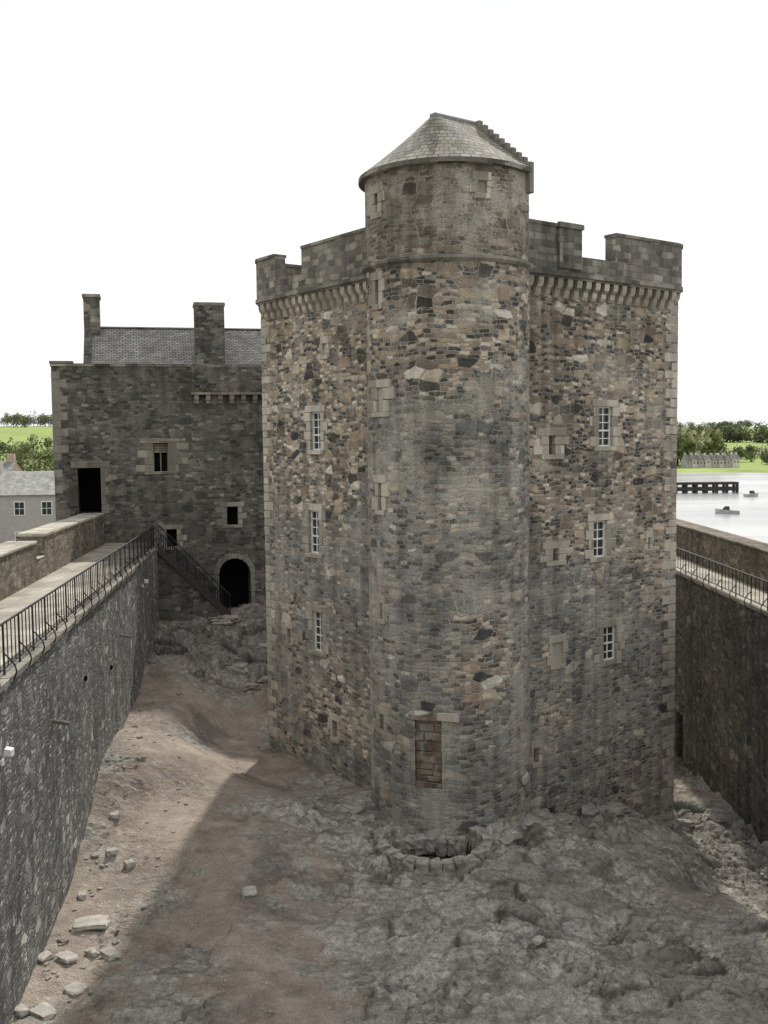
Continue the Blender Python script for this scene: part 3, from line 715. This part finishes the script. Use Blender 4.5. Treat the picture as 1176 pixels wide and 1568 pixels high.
v=g.n('ShaderNodeTexVoronoi',voronoi_dimensions='2D'); g.l(ob,v.inputs['Vector']); v.inputs['Scale'].default_value=.006
s=g.n('ShaderNodeSeparateColor'); g.l(v.outputs['Color'],s.inputs[0])
col=g.ramp(s.outputs[0],[(0,(.12,.17,.05)),(.35,(.20,.27,.06)),(.6,(.27,.34,.08)),(.8,(.15,.19,.07)),(1,(.24,.23,.12))])
col=g.mix(1,col,g.ramp(g.noise(ob,.05,4,.6),[(.3,.75),(.7,1.2)]),'MULTIPLY')
vl=g.n('ShaderNodeVectorMath',operation='LENGTH'); g.l(ob,vl.inputs[0])
col=g.mix(g.sstep(vl.outputs['Value'],150,190),(.16,.15,.13),col)
g.l(col,b.inputs['Base Color'])
obj("ground",mb,m,fix=True)
m,nt,b=newmat("sea_water"); g=G(nt); tc=g.n('ShaderNodeTexCoord'); ob=tc.outputs['Object']
n=g.noise(g.map(ob,(.5,.9,1)),1,4,.6); n2=g.noise(g.map(ob,(.4,1.6,1)),.02,4,.6)
b.inputs['Roughness'].default_value=.22; b.inputs['Specular IOR Level'].default_value=.8
g.l(g.ramp(n2,[(.4,(.25,.265,.275)),(.6,(.42,.43,.43))]),b.inputs['Base Color'])
bp=g.n('ShaderNodeBump'); bp.inputs['Distance'].default_value=.1; bp.inputs['Strength'].default_value=.5; g.l(n,bp.inputs['Height']); g.l(bp.outputs[0],b.inputs['Normal'])
mb=MB(); mb.add([(-6000,-6000,-5),(6000,-6000,-5),(6000,6000,-5),(-6000,6000,-5)],[(0,1,2,3)]); obj("sea_water",mb,m)
# ---------------------------------------------------------------- TREES
def foliage_mat():
    m,nt,b=newmat("tree_foliage"); g=G(nt)
    a=g.n('ShaderNodeAttribute',attribute_name="shade"); 
    col=g.ramp(a.outputs['Fac'],[(0,(.075,.08,.055)),(.35,(.13,.15,.085)),(.7,(.21,.25,.10)),(1,(.33,.34,.19))])  # leaf palette lightened, distance haze put into the colour
    g.l(col,b.inputs['Base Color']); b.inputs['Roughness'].default_value=.8; return m
M_leaf=foliage_mat(); M_trunk=simple("bark",(.08,.065,.05),.9,.3,3)
def trees(name,lst,leaves=260,ls=.55):
    vs=[];fs=[];sh_=[];mi=[]; rnd=random.Random(len(lst))
    for (x,y,h,r,tone) in lst:
        z=land(x,y)-.3
        n=6; o=len(vs)
        for zz,rad in ((z,h*.03),(z+h*.6,h*.012)):
            for i in range(n): vs.append((x+rad*math.cos(6.283*i/n),y+rad*math.sin(6.283*i/n),zz)); sh_.append(0)
        for i in range(n): fs.append((o+i,o+(i+1)%n,o+n+(i+1)%n,o+n+i)); mi.append(1)
        cl=[]
        for k in range(9):
            a=rnd.uniform(0,6.283); q=rnd.uniform(0,.62)*r; cl.append((x+q*math.cos(a),y+q*math.sin(a),z+h*rnd.uniform(.35,.86),r*rnd.uniform(.3,.5),rnd.uniform(-.2,.25)))
        for k in range(leaves):
            cx,cy,cz,cr_,tn=rnd.choice(cl)
            d=Vector((rnd.gauss(0,1),rnd.gauss(0,1),rnd.gauss(0,1))).normalized()*cr_*rnd.uniform(.55,1.08)
            p=Vector((cx,cy,cz))+d; s=ls*rnd.uniform(.6,1.3)*max(.6,h/9)
            q=Vector((rnd.gauss(0,1),rnd.gauss(0,1),rnd.gauss(0,1))).normalized(); w_=q.orthogonal().normalized()*s; u_=q.cross(w_).normalized()*s*.8
            o=len(vs); vs+= [tuple(p-w_),tuple(p-u_*.6),tuple(p+w_),tuple(p+u_)]; fs.append((o,o+1,o+2,o+3)); mi.append(0)
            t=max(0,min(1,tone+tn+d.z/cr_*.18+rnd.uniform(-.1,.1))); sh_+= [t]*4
    me=bpy.data.meshes.new(name); me.from_pydata(vs,[],fs); me.update()
    at=me.attributes.new("shade",'FLOAT','POINT'); at.data.foreach_set("value",sh_)
    me.materials.append(M_leaf); me.materials.append(M_trunk); me.polygons.foreach_set("material_index",mi)
    o=bpy.data.objects.new(name,me); scene.collection.objects.link(o); return o
R=random.Random(3)
def pol(azr,d):
    y=d/math.sqrt(1+azr*azr); return azr*y,y
lt=[]
for i in range(22):
    x,y=pol(R.uniform(-.42,-.30),R.uniform(140,210)); lt.append((x,y,R.uniform(4,6),R.uniform(2.5,4),R.uniform(.35,.8)))
for i in range(26):
    x,y=pol(R.uniform(-.42,-.3),R.uniform(260,330)); lt.append((x,y,R.uniform(4,6),R.uniform(3,4),R.uniform(.3,.7)))
for i in range(60):
    x,y=pol(R.uniform(-.42,-.28),R.uniform(720,860)); lt.append((x,y,R.uniform(6,10),R.uniform(6,9),R.uniform(.2,.5)))
trees("distant_trees",lt)
rt=[]
for i in range(12):
    x,y=pol(R.uniform(.27,.316),R.uniform(520,570)); rt.append((x,y,R.uniform(15,21),R.uniform(7,10),R.uniform(.65,.95)))
for i in range(45):
    x,y=pol(R.uniform(.25,.42),R.uniform(545,640)); rt.append((x,y,R.uniform(5,9),R.uniform(4,7),R.uniform(.2,.8)))
for i in range(130):
    x,y=pol(R.uniform(.25,.42),R.choice((R.uniform(880,920),R.uniform(1250,1400),R.uniform(1900,2100)))); rt.append((x,y,R.uniform(8,14),R.uniform(8,14),R.uniform(.1,.5)))
trees("distant_trees",rt,200,.9)
# ---------------------------------------------------------------- HOUSES
M_hw=simple("harled_wall",(.45,.425,.40),.9,.12,2); M_hw2=simple("pale_wall",(.62,.58,.53),.9,.1,2); M_tan=simple("sandstone_wall",(.48,.37,.28),.9,.15,2)
def house(x,y,wd,dp,zb,eave,ridge,rot,wm,rm,nwin,name="terraced_house",rows=1):
    e=empty(name); e.location=(x,y,0); e.rotation_euler[2]=rot
    w=MB(); w.box(0,wd,0,dp,zb,eave)
    w.add([(0.001,0.001,eave-.001),(0.001,dp-.001,eave-.001),(0.001,dp/2,ridge-.1)],[(0,2,1)]); w.add([(wd-.001,0.001,eave-.001),(wd-.001,dp-.001,eave-.001),(wd-.001,dp/2,ridge-.1)],[(0,1,2)])
    obj("walls",w,wm,e)
    w=MB(); o=.25; w.add([(-o,-o,eave-.1),(wd+o,-o,eave-.1),(wd+o,dp/2,ridge),(-o,dp/2,ridge),(-o,dp+o,eave-.1),(wd+o,dp+o,eave-.1)],[(0,1,2,3),(3,2,5,4)]); obj("roof",w,rm,e)
    w=MB(); 
    for cx in (.1,wd-1.0): w.box(cx,cx+.9,dp/2-.35,dp/2+.35,ridge-1,ridge+.9)
    obj("chimneys",w,wm,e)
    w=MB(); gl=MB()
    for r_ in range(rows):
        zz=eave-1.3-2.7*r_
        for i in range(nwin):
            cx=wd*(i+.5)/nwin; w.box(cx-.5,cx+.5,-.05,.02,zz-.65,zz+.65)
            gl.box(cx-.4,cx-.03,-.07,-.052,zz-.55,zz-.03); gl.box(cx+.03,cx+.4,-.07,-.052,zz-.55,zz-.03); gl.box(cx-.4,cx-.03,-.07,-.052,zz+.03,zz+.55); gl.box(cx+.03,cx+.4,-.07,-.052,zz+.03,zz+.55)
    obj("window_frames",w,M_white,e); obj("window_panes",gl,M_glass,e)
    return e
house(-48,90,12,7,1,7.5,9.4,.03,M_hw,M_slate3,5,rows=2)
house(-35.9,91.5,12,7,1,7.4,9.3,.03,M_hw,M_slate3,5,rows=2)
house(-53.5,128,7,7,1,8.3,9.6,.1,M_tan,M_slate2,2,rows=1)
house(-60,190,9,7,1,8.0,10.6,.1,M_hw2,M_slate3,3,rows=1)
for i in range(8):
    x,y=pol(.292+i*.0065,512); house(x,y,3.2 if i%3 else 4,6,-6,R.uniform(-.6,.4),R.uniform(1.6,2.6),.1,M_hw2 if i%2 else M_hw,M_slate2,2,rows=1)
mb=MB(); mb.box(60,103,300,304,-2.6,-1.9); mb.box(60,78,301,303.8,-1.9,-.4)
for i in range(15): mb.box(61+i*2.95,61.7+i*2.95,300.2,300.9,-9,-2.6); mb.box(61+i*2.95,61.7+i*2.95,303.2,303.7,-9,-2.6)
mb.box(60,103,300,300.2,-4.4,-3.2)
obj("timber_pier",mb,simple("pier_timber",(.05,.047,.043),.9,.2,2))
def boat(x,y,ln,rot,cabin=True):
    e=empty("motor_boat"); e.location=(x,y,-5); e.rotation_euler[2]=rot
    mb=MB(); n=10; vs=[]
    for k in range(n+1):
        t=k/n; bw=ln*.17*(1-max(0,(t-.45)/.55)**2.2)+.02; X=(t-.5)*ln; sh_=.75+.35*t*t
        vs+= [(X,-bw,sh_),(X,-bw*.75,-.1),(X,0,-.3),(X,bw*.75,-.1),(X,bw,sh_)]
    fs=[(5*k+j,5*k+j+1,5*k+j+6,5*k+j+5) for k in range(n) for j in range(4)]+[(0,1,2,3,4)]+[(5*k,5*k+5,5*k+9,5*k+4) for k in range(n)]
    mb.add(vs,fs); obj("hull",mb,simple("boat_hull_grey",(.4,.4,.4),.5,.3,1),e,fix=True)
    if cabin:
        mb=MB(); mb.hexa([(-ln*.1,-.5,.8),(ln*.22,-.4,.9),(ln*.22,.4,.9),(-ln*.1,.5,.8),(-ln*.08,-.42,1.6),(ln*.1,-.36,1.6),(ln*.1,.36,1.6),(-ln*.08,.42,1.6)]); obj("cabin",mb,M_glass,e,bevel=.04)
boat(73.5,221,5,2.8); boat(100,281,4.5,.4)
# ---------------------------------------------------------------- LIGHT
el=math.radians(40); azx,azy=.09,1.0; l=math.hypot(azx,azy)
sv=Vector((azx/l*math.cos(el),azy/l*math.cos(el),math.sin(el)))
sl=bpy.data.lights.new("sun",'SUN'); sl.energy=4.4; sl.angle=math.radians(1.4); sl.color=(1,.95,.86)
so=bpy.data.objects.new("sun",sl); scene.collection.objects.link(so); so.rotation_euler=sv.to_track_quat('Z','Y').to_euler()
wd=bpy.data.worlds.new("World"); scene.world=wd; wd.use_nodes=True; nt=wd.node_tree; g=G(nt); bg=nt.nodes['Background']
sky=g.n('ShaderNodeTexSky',sky_type='NISHITA'); sky.sun_disc=False; sky.sun_elevation=el; sky.sun_rotation=math.atan2(azx,azy)
tc=g.n('ShaderNodeTexCoord'); gv=tc.outputs['Generated']; n=g.noise(g.map(gv,(1,1,2.5)),1.6,5,.55)
sep=g.n('ShaderNodeSeparateXYZ'); g.l(gv,sep.inputs[0])
cl_=g.ramp(sep.outputs[2],[(0,10.8),(.35,10.0),(.55,9.8),(1,9.8)])
cl2=g.mix(1,cl_,g.ramp(n,[(.35,(.93,.945,.97)),(.6,(1.06,1.06,1.05))]),'MULTIPLY')
cov=g.sstep(n,.12,.34)
g.l(g.mix(cov,sky.outputs[0],cl2),bg.inputs[0]); bg.inputs[1].default_value=.1
# ---------------------------------------------------------------- CAMERA
cam=bpy.data.cameras.new("camera"); cam.sensor_fit='VERTICAL'; cam.sensor_height=36; cam.lens=36.4; cam.clip_end=12000; cam.clip_start=.1
c=bpy.data.objects.new("camera",cam); scene.collection.objects.link(c)
c.matrix_world=Matrix.Translation((0,0,12))@Matrix.Rotation(math.radians(90-4.1),4,'X')@Matrix.Rotation(-.011,4,'Z')
scene.camera=c
scene.view_settings.view_transform='Standard'; scene.view_settings.look='None'; scene.view_settings.exposure=0
